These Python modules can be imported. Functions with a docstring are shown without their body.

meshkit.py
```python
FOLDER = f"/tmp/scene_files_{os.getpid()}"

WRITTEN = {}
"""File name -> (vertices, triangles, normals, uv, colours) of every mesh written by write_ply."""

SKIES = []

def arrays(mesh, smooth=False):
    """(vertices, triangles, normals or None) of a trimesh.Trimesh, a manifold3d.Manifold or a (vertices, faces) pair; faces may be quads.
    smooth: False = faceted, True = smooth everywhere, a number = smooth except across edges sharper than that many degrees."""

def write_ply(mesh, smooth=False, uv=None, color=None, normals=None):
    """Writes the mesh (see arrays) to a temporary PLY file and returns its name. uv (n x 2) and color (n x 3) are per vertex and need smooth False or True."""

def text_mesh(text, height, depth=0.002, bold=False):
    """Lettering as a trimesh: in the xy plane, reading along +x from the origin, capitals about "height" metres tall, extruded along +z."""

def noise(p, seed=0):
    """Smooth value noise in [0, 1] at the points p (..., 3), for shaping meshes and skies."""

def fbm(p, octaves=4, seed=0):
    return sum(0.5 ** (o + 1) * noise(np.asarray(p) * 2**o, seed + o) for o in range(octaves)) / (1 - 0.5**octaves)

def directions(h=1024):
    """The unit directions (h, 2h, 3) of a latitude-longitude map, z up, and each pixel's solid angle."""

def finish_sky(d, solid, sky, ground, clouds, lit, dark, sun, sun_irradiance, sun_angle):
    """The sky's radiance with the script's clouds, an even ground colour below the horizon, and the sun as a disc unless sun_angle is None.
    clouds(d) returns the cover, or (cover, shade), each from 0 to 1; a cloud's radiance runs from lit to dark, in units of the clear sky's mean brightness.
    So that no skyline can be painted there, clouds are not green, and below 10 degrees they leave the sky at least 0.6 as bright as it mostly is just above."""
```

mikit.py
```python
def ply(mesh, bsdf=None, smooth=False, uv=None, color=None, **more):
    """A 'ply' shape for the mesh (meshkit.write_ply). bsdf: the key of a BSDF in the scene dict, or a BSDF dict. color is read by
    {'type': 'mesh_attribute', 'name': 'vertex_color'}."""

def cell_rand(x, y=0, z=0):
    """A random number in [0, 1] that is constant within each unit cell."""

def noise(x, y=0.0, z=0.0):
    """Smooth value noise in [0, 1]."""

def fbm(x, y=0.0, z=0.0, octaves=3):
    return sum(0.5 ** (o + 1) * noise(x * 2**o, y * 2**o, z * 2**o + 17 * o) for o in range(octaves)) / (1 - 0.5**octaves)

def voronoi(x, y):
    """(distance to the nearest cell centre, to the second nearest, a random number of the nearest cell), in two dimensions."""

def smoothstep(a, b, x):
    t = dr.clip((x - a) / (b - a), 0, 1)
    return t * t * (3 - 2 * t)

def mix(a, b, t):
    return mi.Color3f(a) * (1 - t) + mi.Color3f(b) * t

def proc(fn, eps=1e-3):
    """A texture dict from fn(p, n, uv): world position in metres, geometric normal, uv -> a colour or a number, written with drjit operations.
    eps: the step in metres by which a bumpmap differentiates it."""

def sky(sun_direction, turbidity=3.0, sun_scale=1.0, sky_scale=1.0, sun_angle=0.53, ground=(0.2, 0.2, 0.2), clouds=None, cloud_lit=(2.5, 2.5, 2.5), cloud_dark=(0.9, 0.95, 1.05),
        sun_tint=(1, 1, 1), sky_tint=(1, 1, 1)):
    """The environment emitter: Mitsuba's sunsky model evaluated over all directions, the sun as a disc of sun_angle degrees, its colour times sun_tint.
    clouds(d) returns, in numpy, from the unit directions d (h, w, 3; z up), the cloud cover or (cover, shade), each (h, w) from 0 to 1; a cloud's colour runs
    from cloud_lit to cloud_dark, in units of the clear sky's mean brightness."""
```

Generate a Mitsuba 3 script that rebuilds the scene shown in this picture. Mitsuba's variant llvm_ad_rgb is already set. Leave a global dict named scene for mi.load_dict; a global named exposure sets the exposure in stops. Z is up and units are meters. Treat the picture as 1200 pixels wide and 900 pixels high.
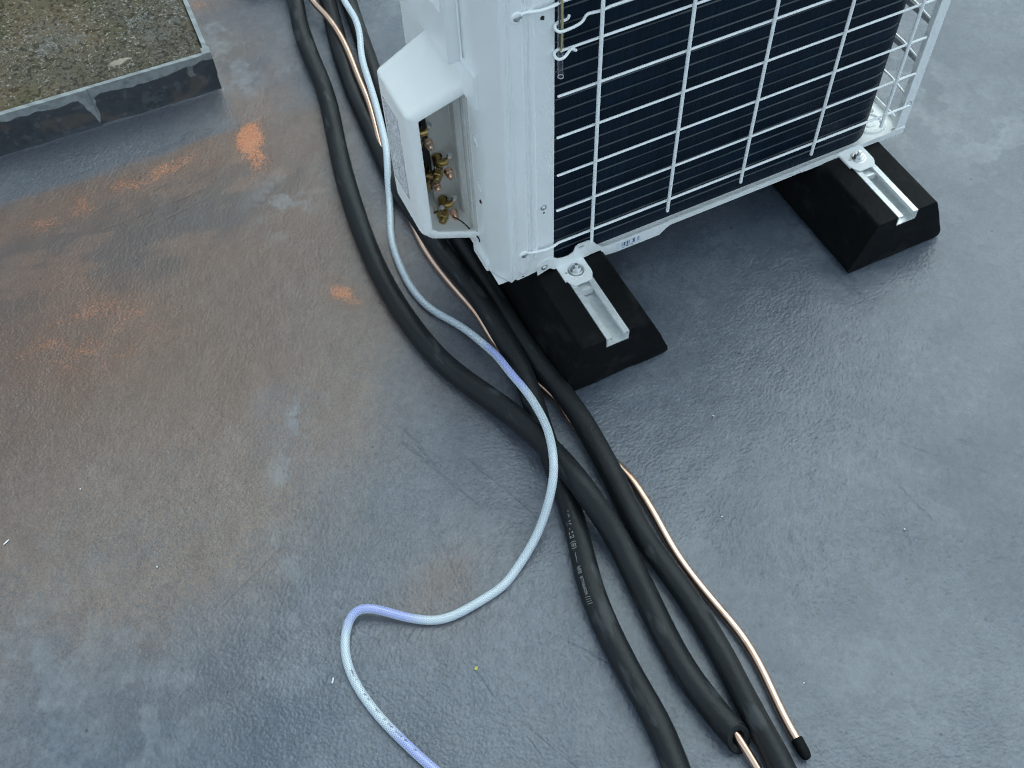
import math, numpy as np, trimesh, mitsuba as mi, drjit as dr
import manifold3d as m3
from shapely.geometry import Polygon, box as sbox, Point, LineString
from shapely.ops import unary_union
import mikit, meshkit
from mikit import proc, noise, fbm, voronoi, cell_rand, smoothstep, mix, ply
T = mi.ScalarTransform4f
rng = np.random.default_rng(7)

# ------------------------------------------------------------------ camera, sky, exposure
CAM = np.array([-0.4482, -1.0290, 1.5026])
CAM_DOWN = np.array([-0.37717, -0.74436, -0.55107])
CAM_FWD = np.array([0.21634, 0.50774, -0.83391])
scene, labels = {}, {}
scene['camera'] = {'type': 'perspective', 'fov': 2 * math.degrees(math.atan(600 / 1239.0)), 'fov_axis': 'x', 'near_clip': 0.01, 'far_clip': 500.0,
                   'to_world': T().look_at(origin=CAM.tolist(), target=(CAM + CAM_FWD).tolist(), up=(-CAM_DOWN).tolist())}
def cloud_cover(d):
    return np.ones(d.shape[:2]), np.clip(0.22 + 0.55 * (meshkit.fbm(d * 2.2 + 3.0, 4) - .3) + 0.38 * d[..., 1], 0, 1)
scene['sky'] = mikit.sky((0.46, 0.33, 0.82), turbidity=3, sun_scale=0.30, sun_angle=60, ground=(0.16, 0.16, 0.17), clouds=cloud_cover,
                         cloud_lit=(1.38, 1.70, 1.92), cloud_dark=(0.42, 0.54, 0.64), sun_tint=(0.74, 1.0, 1.25))
exposure = 2.62

# ------------------------------------------------------------------ helpers
def put(key, mesh, bsdf, smooth=False, **kw):
    k, n = key, 0
    while k in scene:
        n += 1; k = f'{key}_{n:03d}'
    scene[k] = ply(mesh, bsdf, smooth, **kw)
    return k
def lab(key, label=None, category=None, group=None, kind=None):
    d = {}
    if label: d['label'] = label
    if category: d['category'] = category
    if group: d['group'] = group
    if kind: d['kind'] = kind
    labels[key] = d
cat = trimesh.util.concatenate
def bx(x0, x1, y0, y1, z0, z1):
    m = trimesh.creation.box(extents=(x1 - x0, y1 - y0, z1 - z0)); m.apply_translation(((x0 + x1) / 2, (y0 + y1) / 2, (z0 + z1) / 2)); return m
def rbox(x0, x1, y0, y1, z0, z1, r=0.003, n=8):
    r = min(r, (x1 - x0) / 2.01, (y1 - y0) / 2.01, (z1 - z0) / 2.01)
    s = m3.Manifold.sphere(r, n)
    return man(m3.Manifold.batch_hull([s.translate((x, y, z)) for x in (x0 + r, x1 - r) for y in (y0 + r, y1 - r) for z in (z0 + r, z1 - r)]))
def man(m):
    q = m.to_mesh(); return trimesh.Trimesh(q.vert_properties[:, :3], q.tri_verts, process=False)
def toman(m):
    m = trimesh.Trimesh(m.vertices, m.faces, process=True)
    return m3.Manifold(m3.Mesh(np.asarray(m.vertices, np.float32), np.asarray(m.faces, np.uint32)))
def extr(poly, h):
    return trimesh.creation.extrude_polygon(poly, h, engine='earcut')
def extr_z(poly, z0, z1):
    m = extr(poly, z1 - z0); m.apply_translation((0, 0, z0)); return m
def extr_xz(poly, y0, y1):                      # polygon in x,z pushed along y
    m = extr(poly, y1 - y0)
    v = m.vertices; m.vertices = np.c_[v[:, 0], y1 - v[:, 2], v[:, 1]]
    m.fix_normals(); return m
def extr_yz(poly, x0, x1):                      # polygon in y,z pushed along x
    m = extr(poly, x1 - x0)
    v = m.vertices; m.vertices = np.c_[x0 + v[:, 2], v[:, 0], v[:, 1]]
    m.fix_normals(); return m
def spline(P, step):
    from scipy.interpolate import CubicSpline
    P = np.asarray(P, float); d = np.r_[0, np.cumsum(np.sqrt(np.linalg.norm(np.diff(P, axis=0), axis=1)))]
    cs = CubicSpline(d, P); q = cs(np.linspace(0, d[-1], 3000))
    L = np.r_[0, np.cumsum(np.linalg.norm(np.diff(q, axis=0), axis=1))]
    n = max(2, int(L[-1] / step) + 1)
    s = np.linspace(0, L[-1], n)
    return np.stack([np.interp(s, L, q[:, k]) for k in range(3)], 1), s
def smooth_path(P, step, k):
    q, s = spline(P, step)
    if k > 1:
        pad = np.r_[2 * q[0] - q[k:0:-1], q, 2 * q[-1] - q[-2:-k - 2:-1]]
        w = np.hanning(2 * k + 1); w /= w.sum()
        q = np.stack([np.convolve(pad[:, j], w, 'valid') for j in range(3)], 1)
        s = np.r_[0, np.cumsum(np.linalg.norm(np.diff(q, axis=0), axis=1))]
    return q, s
def frames(q, ref=(0, 0, 1.0)):
    t = np.gradient(q, axis=0); t /= np.linalg.norm(t, axis=1, keepdims=True)
    a = np.cross(t, ref); a /= np.linalg.norm(a, axis=1, keepdims=True)
    return t, a, np.cross(a, t)
def sweep(q, r, n=20, caps=True, ref=(0, 0, 1.0), s=None):
    """(mesh, uv): a tube along the polyline q; u round it from its left side over the top, v the length."""
    q = np.asarray(q, float); t, a, b = frames(q, ref)
    r = np.broadcast_to(r, (len(q),)) if np.ndim(r) < 2 else r
    th = np.linspace(0, 2 * np.pi, n + 1)
    R = r[:, None, None] if r.ndim == 1 else r[:, :, None]
    v = q[:, None] + R * (np.cos(th)[None, :, None] * a[:, None] + np.sin(th)[None, :, None] * b[:, None])
    m = len(q)
    if s is None: s = np.r_[0, np.cumsum(np.linalg.norm(np.diff(q, axis=0), axis=1))]
    uv = np.stack(np.broadcast_arrays((th / (2 * np.pi))[None], s[:, None]), -1).reshape(-1, 2)
    i, j = np.meshgrid(np.arange(m - 1), np.arange(n), indexing='ij')
    w = n + 1
    f = np.stack([i * w + j, i * w + j + 1, (i + 1) * w + j + 1, (i + 1) * w + j], -1).reshape(-1, 4)
    f = np.vstack([f[:, [0, 1, 2]], f[:, [0, 2, 3]]])
    V = v.reshape(-1, 3)
    if caps:
        for e, flip in ((0, True), (m - 1, False)):
            c = len(V); V = np.vstack([V, q[e][None], v[e]]); uv = np.vstack([uv, [[0.5, s[e]]], np.c_[th / (2 * np.pi), np.full(n + 1, s[e])]])
            k = np.arange(n); tri = np.stack([np.full(n, c), c + 1 + k, c + 2 + k], 1)
            f = np.vstack([f, tri[:, ::-1] if flip else tri])
    mesh = trimesh.Trimesh(V, f, process=False)
    if mesh.is_watertight and mesh.volume < 0: mesh.invert()
    return mesh, uv
def rod(P, r, n=10, ref=None, rounded=False):
    """a wire of round section through the points, ends closed"""
    P = np.asarray(P, float)
    t = P[-1] - P[0]; ref = ref or ((0, 0, 1.0) if abs(t[2]) < 0.8 * np.linalg.norm(t) else (0, 1.0, 0))
    R = np.full(len(P), r)
    if rounded:
        d0 = (P[0] - P[1]) / np.linalg.norm(P[0] - P[1]); d1 = (P[-1] - P[-2]) / np.linalg.norm(P[-1] - P[-2])
        P = np.vstack([P[0] + d0 * r * .6, P[0] + d0 * r * .35, P, P[-1] + d1 * r * .35, P[-1] + d1 * r * .6]); R = np.r_[r * .45, r * .8, R, r * .8, r * .45]
    return sweep(P, R, n, True, ref)[0]
def lathe(prof, n=24, at=(0, 0, 0), axis=(0, 0, 1)):
    """profile of (radius, height) turned round axis"""
    th = np.linspace(0, 2 * np.pi, n, endpoint=False); prof = np.asarray(prof, float)
    v = np.stack([prof[:, 0, None] * np.cos(th), prof[:, 0, None] * np.sin(th), np.repeat(prof[:, 1, None], n, 1)], -1).reshape(-1, 3)
    i, j = np.meshgrid(np.arange(len(prof) - 1), np.arange(n), indexing='ij')
    a, b = i * n + j, i * n + (j + 1) % n
    f = np.stack([a, b, b + n, a + n], -1).reshape(-1, 4); f = np.vstack([f[:, [0, 1, 2]], f[:, [0, 2, 3]]])
    m = trimesh.Trimesh(v, f, process=False)
    m.apply_transform(trimesh.geometry.align_vectors([0, 0, 1], axis)); m.apply_translation(at); return m
def hexprism(r, h, at, axis, chamfer=0.15, turn=0.0):
    m = lathe([(0, 0), (r * (1 - chamfer), 0), (r, h * .12), (r, h * .88), (r * (1 - chamfer), h), (0, h)], 6)
    m.apply_transform(trimesh.transformations.rotation_matrix(turn, (0, 0, 1)))
    m.apply_transform(trimesh.geometry.align_vectors([0, 0, 1], axis)); m.apply_translation(at); return m
def screw(at, axis=(0, -1, 0), r=0.0048):
    m = lathe([(0, .0030), (r * .28, .0028), (r * .34, .0034), (r * .8, .0026), (r, .0012), (r, 0), (r * 1.5, 0), (r * 1.5, -.0006)][::-1], 18, at, axis)
    return m

# ------------------------------------------------------------------ materials
def mat(key, d, two=True):
    scene[key] = {'type': 'twosided', 'b': d} if two else d
    return key
def principled(color, rough, spec=0.5, **k):
    return {'type': 'principled', 'base_color': color if isinstance(color, dict) else {'type': 'rgb', 'value': list(color)}, 'roughness': rough, 'specular': spec, **k}
def bump(d, fn, eps=0.001):
    return {'type': 'bumpmap', 'arbitrary': proc(fn, eps), 'scale': 1.0, 'bsdf': d}

def blot(p, x, y, rx, ry, ang=0.0):
    c, s = math.cos(ang), math.sin(ang)
    dx, dy = p.x - x, p.y - y
    return dr.exp(-(dr.square((dx * c + dy * s) / rx) + dr.square((dy * c - dx * s) / ry)))
RUST = [(-.277, .668, .026, .033, .0, 1.30), (-.292, .745, .022, .035, .3, .50), (-.27, .60, .03, .04, 0, .5), (-.235, 1.135, .06, .035, 0, .75), (-.243, .198, .022, .026, .2, .72), (-.229, .168, .020, .014, 0, .55), (-.262, .225, .03, .03, 0, .35),
        (-.52, .660, .20, .032, -.05, .42), (-.72, .632, .12, .03, -.1, .30), (-.40, .68, .12, .025, .1, .34), (-.63, .30, .15, .12, .2, .36), (-.55, .16, .18, .14, 0, .27), (-.45, .42, .1, .06, -.2, .27), (-.31, -.39, .06, .04, .4, .36), (-.25, .72, .04, .08, -.4, .42),
        (-.5, .60, .32, .06, -.07, .40), (-.72, .46, .2, .13, 0, .30), (-.30, .44, .10, .2, 0, .22), (-.42, .05, .15, .2, 0, .24), (-.78, .32, .15, .2, 0, .30), (-.19, .75, .06, .05, 0, .35)]
BROWN = [(-.62, .30, .36, .27, 0, 1.15), (-.45, .45, .28, .22, 0, .85), (-.5, .03, .34, .26, 0, .85), (-.28, .50, .14, .34, 0, .8), (-.9, .2, .34, .45, 0, .85), (-.25, .9, .14, .34, 0, .75), (-.60, .655, .4, .06, -.05, 1.1), (-.7, -.14, .30, .16, 0, .4), (-.31, -.4, .12, .08, 0, .5), (-.30, .22, .12, .2, 0, .5)]
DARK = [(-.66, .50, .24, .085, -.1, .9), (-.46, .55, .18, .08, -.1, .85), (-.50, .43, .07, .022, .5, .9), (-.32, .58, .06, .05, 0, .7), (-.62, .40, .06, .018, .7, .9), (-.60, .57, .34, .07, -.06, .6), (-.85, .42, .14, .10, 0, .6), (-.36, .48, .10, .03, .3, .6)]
PALE = [(-.451, -.093, .04, .025, .6, .9), (-.418, .0, .045, .03, .2, .9), (-.40, -.035, .03, .02, 0, .7), (-.53, -.24, .05, .05, 0, .45), (-.50, -.36, .06, .05, .3, .5), (-.9, -.28, .16, .14, 0, .35), (-.78, -.42, .1, .1, 0, .3), (-.28, .42, .05, .06, 0, .4),
        (.95, .18, .16, .14, .4, .55), (1.05, -.05, .12, .1, 0, .5), (.86, .33, .08, .06, 0, .6), (.33, -.09, .05, .04, 0, .35), (.42, .03, .04, .03, 0, .35), (-.26, .95, .07, .22, 0, .5), (-.26, .50, .06, .05, .4, .5)]
def total(p, L):
    t = mi.Float(0)
    for x, y, rx, ry, a, w in L: t += w * blot(p, x, y, rx, ry, a)
    return t
def roof_color(p, n, uv):
    x, y = p.x, p.y
    big = fbm(x * 3.1 + 5, y * 3.1, 0.0, 4)
    mid = fbm(x * 14, y * 14 + 9, 2.0, 4)
    fine = fbm(x * 95, y * 95, 1.0, 3)
    speck = noise(x * 560, y * 560, 3.0)
    grit = .5 * speck + .5 * noise(x * 330, y * 330, 7.0)
    c = mix((.058, .077, .107), (.097, .116, .147), smoothstep(.25, .75, .55 * big + .45 * mid))
    c = c * (0.84 + 0.32 * fine) * (0.76 + 0.48 * grit)
    chalk = smoothstep(.50, .70, mid * .6 + fine * .4) * smoothstep(.40, .75, fbm(x * 5 + 31, y * 5, 0.0, 3))
    c = mix(c, (.17, .19, .22), .26 * chalk)
    strip = smoothstep(.695, .72, y + .025 * x + .012 * noise(x * 20, y * 20, 1.0)) * (1 - smoothstep(-.30, -.26, x))   # the cleaner strip of membrane along the kerb
    c = mix(c, mi.Color3f(.062, .066, .080) * (.75 + .5 * grit), .7 * strip)
    # dirt: brown dust with a grain
    br = total(p, BROWN) * (.25 + 1.3 * fbm(x * 9 + 3, y * 9, 4.0, 4)) * (.45 + 1.1 * grit) * (1 - .8 * strip)
    c = mix(c, mix((.108, .063, .042), (.160, .114, .088), smoothstep(-.1, .5, .3 - y + .3 * (big - .5))) * (.66 + .38 * speck + .3 * fine), .84 * dr.clip(br * 1.0 - .05, 0, 1))
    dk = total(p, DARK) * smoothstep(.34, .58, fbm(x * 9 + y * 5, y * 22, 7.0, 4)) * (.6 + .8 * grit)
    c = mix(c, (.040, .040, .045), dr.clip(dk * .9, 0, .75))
    pl = total(p, PALE) * smoothstep(.44, .62, fbm(x * 26, y * 26, 8.0, 4)) * (.3 + 1.0 * fine)
    c = mix(c, (.20, .22, .245), dr.clip(pl, 0, .6))
    ru = total(p, RUST) * (.45 + .9 * fbm(x * 24 + 8, y * 24, 9.0, 4)) * (.60 + .75 * grit) * (1 - .6 * strip)
    ru = dr.clip(ru * 1.18 - .07, 0, 1.2)
    c = mix(c, mix((.135, .066, .038), (.44, .150, .056), smoothstep(.50, 1.15, ru)) * (.7 + .5 * speck), dr.minimum(.85, .9 * ru))
    # small dark pits and pale crumbs
    d1, d2, k = voronoi(x * 28, y * 28)
    c = dr.select((d1 < .07) & (k < .03), c * .55, c)
    return c
CREASES = [(-.30, -.06, -.18, -.36), (-.26, -.10, -.235, -.22), (-.19, -.20, -.13, -.36), (-.33, -.50, -.30, -.66), (-.30, -.62, -.22, -.80), (-.30, -.64, -.265, -.80), (-.37, -.67, -.335, -.79), (-.38, -.67, -.36, -.78), (-.19, -.55, -.10, -.67),
           (-.66, .555, -.36, .575), (-.52, .61, -.40, .635), (-.56, .52, -.40, .545), (.62, -.62, .50, -.50), (.56, -.63, .42, -.46), (.42, -.66, .40, -.56), (-.43, -.68, -.39, -.645), (-.63, -.28, -.50, -.22), (-.40, -.455, -.37, -.435)]
def roof_bump(p, n, uv):
    x, y = p.x, p.y
    wx = x + .010 * noise(x * 30, y * 30, 1.0); wy = y + .010 * noise(x * 30 + 7, y * 30, 2.0)
    leather = 1 - dr.abs(2 * noise(wx * 170 + wy * 70, wy * 270 - wx * 60, 0.0) - 1)
    h = (.00050 * leather + .00048 * fbm(x * 330, y * 330, 5.0, 2)) * (.55 + .9 * noise(x * 5, y * 5, 2.0)) + .0008 * noise(x * 26, y * 26, 3.0)
    for x0, y0, x1, y1 in CREASES:
        ex, ey = x1 - x0, y1 - y0; L2 = ex * ex + ey * ey
        t = dr.clip(((x - x0) * ex + (y - y0) * ey) / L2, 0, 1)
        d = dr.sqrt(dr.square(x - x0 - t * ex) + dr.square(y - y0 - t * ey)) + .004 * (noise(x * 40, y * 40, 6.0) - .5)
        h -= .0006 * (1 - smoothstep(.0004, .0020, dr.abs(d))) * smoothstep(.0, .15, t) * (1 - smoothstep(.8, 1.0, t))
    return h
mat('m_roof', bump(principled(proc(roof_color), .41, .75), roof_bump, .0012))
def flash_color(p, n, uv):
    x, z = p.x, p.z
    s = p.x + p.y
    fine = fbm(s * 90, z * 90, 1.0, 3)
    c = mix((.030, .036, .045), (.055, .062, .072), fbm(s * 12, z * 16, 2.0, 4)) * (.8 + .4 * fine)
    c = mix(c, (.14, .105, .08), smoothstep(.58, .70, fbm(s * 24, z * 30, 4.0, 4)) * .35)
    c = mix(c, (.12, .13, .145), smoothstep(.66, .76, fbm(s * 60 + 3, z * 60, 6.0, 4)) * .35)
    edge = .0885 - .018 * fbm(s * 16, 0.0, 3.0, 3) + .010 * (noise(s * 55, z * 20, 1.0) - .5) + .009 * smoothstep(-.42, -.26, s - .84)
    bare = smoothstep(-.0012, .0012, z - edge)
    streak = dr.abs(x + .541 - .004 * noise(z * 90, 0.0, 2.0) + .10 * (z - .05))
    bare = dr.maximum(bare, (1 - smoothstep(.85, 1.15, streak / (.0012 + .20 * dr.maximum(z - .012, 0)))) * smoothstep(.014, .02, z))
    bare = dr.maximum(bare, (1 - smoothstep(.8, 1.2, dr.abs(x + .325 + .01 * noise(z * 60, 1.0, 0.0)) / .006)) * smoothstep(.055, .061, z) * .4)
    return mix(c, mi.Color3f(.25, .275, .285) * (.55 + .7 * fine), bare)
mat('m_flash', bump(principled(proc(flash_color), .55, .4), lambda p, n, uv: .001 * fbm(p.x * 90 + p.y * 90, p.z * 90, 0.0, 3)))
def moss_color(p, n, uv):
    x, y = p.x, p.y
    big = fbm(x * 6, y * 6, 1.0, 4); mid = fbm(x * 34, y * 34, 2.0, 4)
    g1, g2 = noise(x * 420, y * 420, 3.0), noise(x * 190, y * 190, 5.0)
    c = mix((.052, .046, .030), (.118, .104, .078), .5 * mid + .5 * fbm(x * 120, y * 120, 4.0, 3)) * (.6 + .8 * g1)
    c = mix(c, (.066, .066, .026), smoothstep(.48, .68, big) * .6)
    c = mix(c, (.13, .092, .06), smoothstep(.52, .70, fbm(x * 5 + 4, y * 8, 3.0, 3)) * .5)
    grit = smoothstep(.62, .80, .55 * g1 + .45 * g2) * smoothstep(.34, .62, fbm(x * 11, y * 11, 6.0, 3))
    c = mix(c, mix((.16, .155, .14), (.30, .29, .27), g2), .75 * grit)
    c = mix(c, (.17, .18, .20), smoothstep(.58, .70, fbm(x * 9 + 2, y * 9, 7.0, 4)) * .3 * smoothstep(.35, .65, g1 * .5 + mid * .5))
    c = c * (1 - .5 * smoothstep(.62, .8, noise(x * 150 + 7, y * 150, 8.0)))
    sc = blot(p, -.455, .893, .026, .010, .1) * (.5 + .5 * mid + .5 * g2)
    return mix(c, (.34, .31, .25), smoothstep(.35, .8, sc) * .8)
mat('m_moss', bump(principled(proc(moss_color), .85, .3), lambda p, n, uv: .0030 * fbm(p.x * 160, p.y * 160, 1.0, 3)))

def paint_color(p, n, uv):
    return mix((.77, .80, .805), (.815, .84, .84), fbm(p.x * 30 + p.y * 30, p.z * 22, p.y * 10, 4))
mat('m_paint', principled(proc(paint_color), .34, .5))
def shell_color(p, n, uv):
    return mix((.84, .86, .85), (.87, .885, .875), fbm(p.x * 40, p.y * 40, p.z * 40, 3))
mat('m_shell', principled(proc(shell_color), .30, .5))
mat('m_wire', principled((.87, .90, .91), .32, .5))
mat('m_grey_plastic', principled((.42, .43, .44), .5, .4))
mat('m_inner', principled(proc(lambda p, n, uv: mix((.46, .455, .43), (.56, .555, .53), fbm(p.x * 50, p.y * 50, p.z * 30, 3))), .45, .5))
def coil_color(p, n, uv):
    return mix((.0020, .0080, .0150), (.0030, .0125, .0280), fbm(p.x * 14, p.y * 14, p.z * 40, 3)) * (.75 + .5 * cell_rand(uv.x / .0018, 0, 0))
mat('m_fin', principled(proc(coil_color), .45, .16))
mat('m_fin_row', principled(proc(lambda p, n, uv: mix((.008, .018, .028), (.046, .062, .074), smoothstep(.25, .75, noise(p.x * 16, p.z * 40, 1.0)))), .40, .5))
mat('m_dark', principled((.012, .013, .014), .6, .4))
def zinc_color(p, n, uv):
    d1, d2, k = voronoi(p.x * 160 + p.z * 60, p.y * 160 + p.z * 60)
    return mix((.60, .64, .65), (.78, .80, .80), .6 * k + .4 * noise(p.x * 90, p.y * 400, p.z * 90))
mat('m_zinc', principled(proc(zinc_color), .40, .5, metallic=.45))
mat('m_screw', principled((.66, .68, .69), .28, .5, metallic=1.0))
mat('m_brass', principled(proc(lambda p, n, uv: mix((.26, .17, .06), (.50, .36, .15), fbm(p.x * 120, p.y * 120, p.z * 120, 3))), .30, .5, metallic=1.0))
def copper_color(p, n, uv):
    return mix(mix((.80, .50, .36), (.90, .66, .52), fbm(p.x * 30, p.y * 30, 1.0, 3)), (.62, .38, .27), smoothstep(.66, .80, fbm(p.x * 46 + 3, p.y * 46, 2.0, 3)) * .7)
mat('m_copper', principled(proc(copper_color), .26, .5, metallic=1.0))
def foam_color(p, n, uv):
    c = mix((.0060, .0080, .0098), (.0125, .0155, .0185), fbm(p.x * 24, p.y * 24, p.z * 24, 4)) * (.8 + .4 * noise(p.x * 500, p.y * 500, p.z * 500))
    scuff = smoothstep(.60, .74, fbm(p.x * 60, p.y * 18, p.z * 60, 4))
    return mix(c, (.052, .060, .065), .5 * scuff)
mat('m_foam', bump(principled(proc(foam_color), .48, .30), lambda p, n, uv: .0005 * fbm(p.x * 260, p.y * 260, p.z * 260, 2) + .0011 * noise(p.x * 45, p.y * 22, p.z * 45)))
mat('m_print', principled((.24, .255, .25), .6, .3))
def rubber_color(p, n, uv):
    c = mix((.0030, .0038, .0046), (.0060, .0072, .0084), fbm(p.x * 30, p.y * 30, p.z * 30, 4)) * (.7 + .6 * noise(p.x * 380, p.y * 380, p.z * 380))
    dust = smoothstep(.56, .74, fbm(p.x * 34 + p.z * 20, p.y * 26, p.z * 34, 4))
    return mix(c, (.018, .019, .020), .5 * dust)
mat('m_rubber', bump(principled(proc(rubber_color), .60, .12), lambda p, n, uv: .0012 * fbm(p.x * 170, p.y * 170, p.z * 170, 3)))
def label_color(p, n, uv):
    u, v = uv.x, uv.y                                              # u along the lines of print, v up the sheet
    line = dr.floor(v * 26); fl = v * 26 - line
    ink = (fl > .25) & (fl < .72) & (cell_rand(u * 46, line, 1) > .35) & (cell_rand(u * 9, line, 2) > .12)
    frame = (dr.abs(u - .5) > .46) | (dr.abs(v - .5) > .485)
    drawing = (v > .42) & (v < .70) & (u > .15) & (u < .85)
    grid = (dr.abs(u * 6 - dr.floor(u * 6) - .5) > .42) | (dr.abs(v * 22 - dr.floor(v * 22) - .5) > .42)
    inkd = dr.select(drawing, grid, ink) | (frame & (dr.abs(u - .5) < .485) & (dr.abs(v - .5) < .495))
    return dr.select(inkd, mi.Color3f(.20, .22, .25), mi.Color3f(.76, .79, .81))
mat('m_label', principled(proc(label_color), .35, .5))
def code_color(p, n, uv):
    u, v = uv.x, uv.y
    ink = (cell_rand(u * 44, 0, 3) > .45) & (v > .30) & (v < .82) & (u > .2) & (u < .93)
    txt = (v > .12) & (v < .22) & (cell_rand(u * 40, 7, 1) > .5) & (u > .2) & (u < .8)
    return dr.select(ink | txt, mi.Color3f(.10, .14, .22), mi.Color3f(.70, .76, .84))
mat('m_code', principled(proc(code_color), .35, .5))
mat('m_clear', {'type': 'thindielectric'}, False)
mat('m_sensor', principled((.42, .36, .14), .4, .5))
mat('m_chip', principled((.72, .73, .74), .6, .4))
mat('m_leaf', principled((.50, .47, .12), .6, .4))

# ------------------------------------------------------------------ the roof
def graded(a, b, step, far):
    mid = np.arange(a, b + step / 2, step); out, d = [], step
    x = 0
    while x < far:
        d *= 1.25; x += d; out.append(x)
    out = np.array(out)
    return np.r_[a - out[::-1], mid, mid[-1] + out]
gx, gy = graded(-1.05, 1.45, .005, 70), graded(-1.05, 1.45, .005, 70)
X, Y = np.meshgrid(gx, gy, indexing='ij')
P3 = np.stack([X, Y, 0 * X], -1)
near = np.exp(-(np.maximum(np.abs(X - .2) - 1.4, 0) ** 2 + np.maximum(np.abs(Y - .2) - 1.4, 0) ** 2) / .2)
H = (.0035 * (meshkit.fbm(P3 * 4.2, 3, 1) - .5) + .0012 * (meshkit.fbm(P3 * 34, 3, 5) - .5)) * near
for fx, fy in ((.109, .13), (.686, .13)):           # the roof lies flat under the rubber feet
    H -= .0025 * np.exp(-(np.maximum(np.abs(X - fx) - .1, 0) ** 2 + np.maximum(np.abs(Y - fy) - .3, 0) ** 2) / .0015) + 0
nx, ny = len(gx), len(gy)
i, j = np.meshgrid(np.arange(nx - 1), np.arange(ny - 1), indexing='ij')
F = np.stack([i * ny + j, (i + 1) * ny + j, (i + 1) * ny + j + 1, i * ny + j + 1], -1).reshape(-1, 4)
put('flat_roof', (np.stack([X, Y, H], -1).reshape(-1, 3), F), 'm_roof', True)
lab('flat_roof', kind='structure')

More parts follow.
